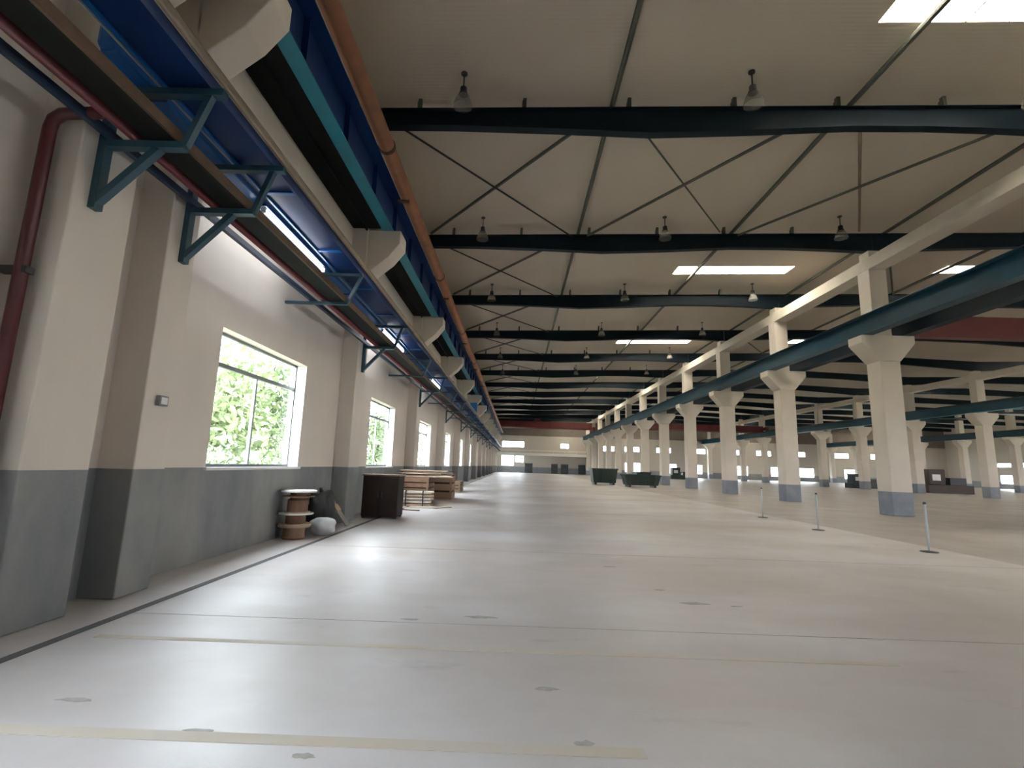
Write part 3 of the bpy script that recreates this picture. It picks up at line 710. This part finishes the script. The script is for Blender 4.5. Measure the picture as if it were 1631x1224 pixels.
def machine(label, x, y, s, m):
    t = thing('press_machine', label, 'machine', (x, y, 0), 'machines in the far aisle')
    MB().box(-2.2*s, 2.2*s, -1*s, 1*s, 0, .8*s).build('machine_base', m, t, bevel=.03); MB().box(-1.9*s, -.3*s, -.8*s, .8*s, .8*s, 2.3*s).build('head_stock', m, t, bevel=.03)
    MB().box(.3*s, 1.9*s, -.6*s, .6*s, .8*s, 1.5*s).build('carriage', 'metal_dark', t, bevel=.03); MB().tube([(-.3*s, 0, 1.3*s), (2.1*s, 0, 1.3*s)], .12*s, 10).build('spindle', 'steel', t)
    MB().box(-1.6*s, -.8*s, -.86*s, -.8*s, 1.2*s, 1.8*s).build('control_panel', 'sill_white', t)
machine('dark brown machine between the far columns on the right', 46.5, 55.5, 1.1, 'machine_brown')
machine('smaller dark green machine beyond the far column row', 45.0, 66.0, .8, 'machine_green')
machine('dark machine in the second aisle seen between the near columns', 30.0, 92.0, .9, 'machine_green')
bin_('dark green steel bin by the base of the sixth near column', 13.4, 15.0, 56.0, 58.5, 1.25)

# ------------------------------------------------------------------ trees outside the left windows
def leaf_mesh(name, m, n, rx, ry, rz, seed):
    rnd = random.Random(seed); mb = MB()
    cl = [(rnd.uniform(-.75, .75)*rx, rnd.uniform(-.75, .75)*ry, rnd.uniform(-.8, .8)*rz) for _ in range(26)]
    for _ in range(n):
        c = rnd.choice(cl); s = rnd.uniform(.09, .17)
        p = Vector((c[0]+rnd.gauss(0, .28*rx), c[1]+rnd.gauss(0, .28*ry), c[2]+rnd.gauss(0, .22*rz)))
        a = Vector((rnd.uniform(-1, 1), rnd.uniform(-1, 1), rnd.uniform(-1, 1))).normalized(); b = a.orthogonal().normalized()
        k = len(mb.v); mb.v += [tuple(p-a*s), tuple(p+b*s*.5), tuple(p+a*s), tuple(p-b*s*.5)]; mb.f.append((k, k+1, k+2, k+3))
    me = bpy.data.meshes.new(name); me.from_pydata(mb.v, [], mb.f); me.materials.append(MATS[m]); return me
LV = [leaf_mesh('foliage', 'leaf_a', 3800, 1.7, 1.9, 1.9, 1), leaf_mesh('foliage', 'leaf_b', 3800, 1.5, 1.7, 2.4, 2)]
def tree(label, x, y, h, v):
    t = thing('leafy_tree', label, 'tree', (x, y, -.3), 'trees outside the windows', rz=random.uniform(0, 6))
    MB().tube([(0, 0, 0), (.05, .03, h*.35), (-.05, .08, h*.7), (0, 0, h*.95)], [.15, .12, .08, .03], 8).build('trunk', 'bark', t)
    for a in (0, 2.1, 4.2): MB().tube([(0, 0, h*.4), (math.cos(a)*.7, math.sin(a)*.7, h*.6), (math.cos(a)*1.1, math.sin(a)*1.1, h*.75)], [.06, .045, .02], 6).build('branch', 'bark', t)
    o = put('foliage', LV[v], t, (0, 0, h*.66)); o['kind'] = 'stuff'
for lab, x, y, h, v in (('leafy tree seen at the left side of the nearest window', -9.6, 15.6, 4.6, 0), ('leafy tree seen in the middle of the nearest window', -10.6, 20.3, 5.0, 1),
        ('leafy tree seen at the right side of the nearest window', -12.2, 27.0, 5.2, 0), ('leafy tree seen through the left pane of the second window', -9.8, 35.0, 4.8, 1),
        ('leafy tree seen through the right pane of the second window', -11.0, 43.0, 5.0, 0), ('leafy tree outside the third window', -10.0, 55.0, 4.6, 1),
        ('leafy tree outside the fourth window', -10.0, 72.0, 4.6, 0)):
    tree(lab, x, y, h, v)
for i, (x, y) in enumerate(((-6.4, 10.6), (-6.4, 12.7), (-6.5, 15.4), (-6.4, 24.0), (-6.4, 28.0))):
    t = thing('low_shrub', ['low green shrub outside the nearest window at its left', 'low green shrub outside the nearest window in its middle', 'low green shrub outside the nearest window at its right', 'low green shrub outside the second window at its left', 'low green shrub outside the second window at its right'][i], 'shrub', (x, y, -.3), 'shrubs outside the windows')
    o = put('foliage', LV[(i+1) % 2], t, (0, 0, .9)); o.scale = (.36, .45, .42); o['kind'] = 'stuff'
    MB().tube([(0, 0, 0), (.05, 0, .5), (.02, .1, 1.0)], [.04, .03, .015], 6).build('stem', 'bark', t)
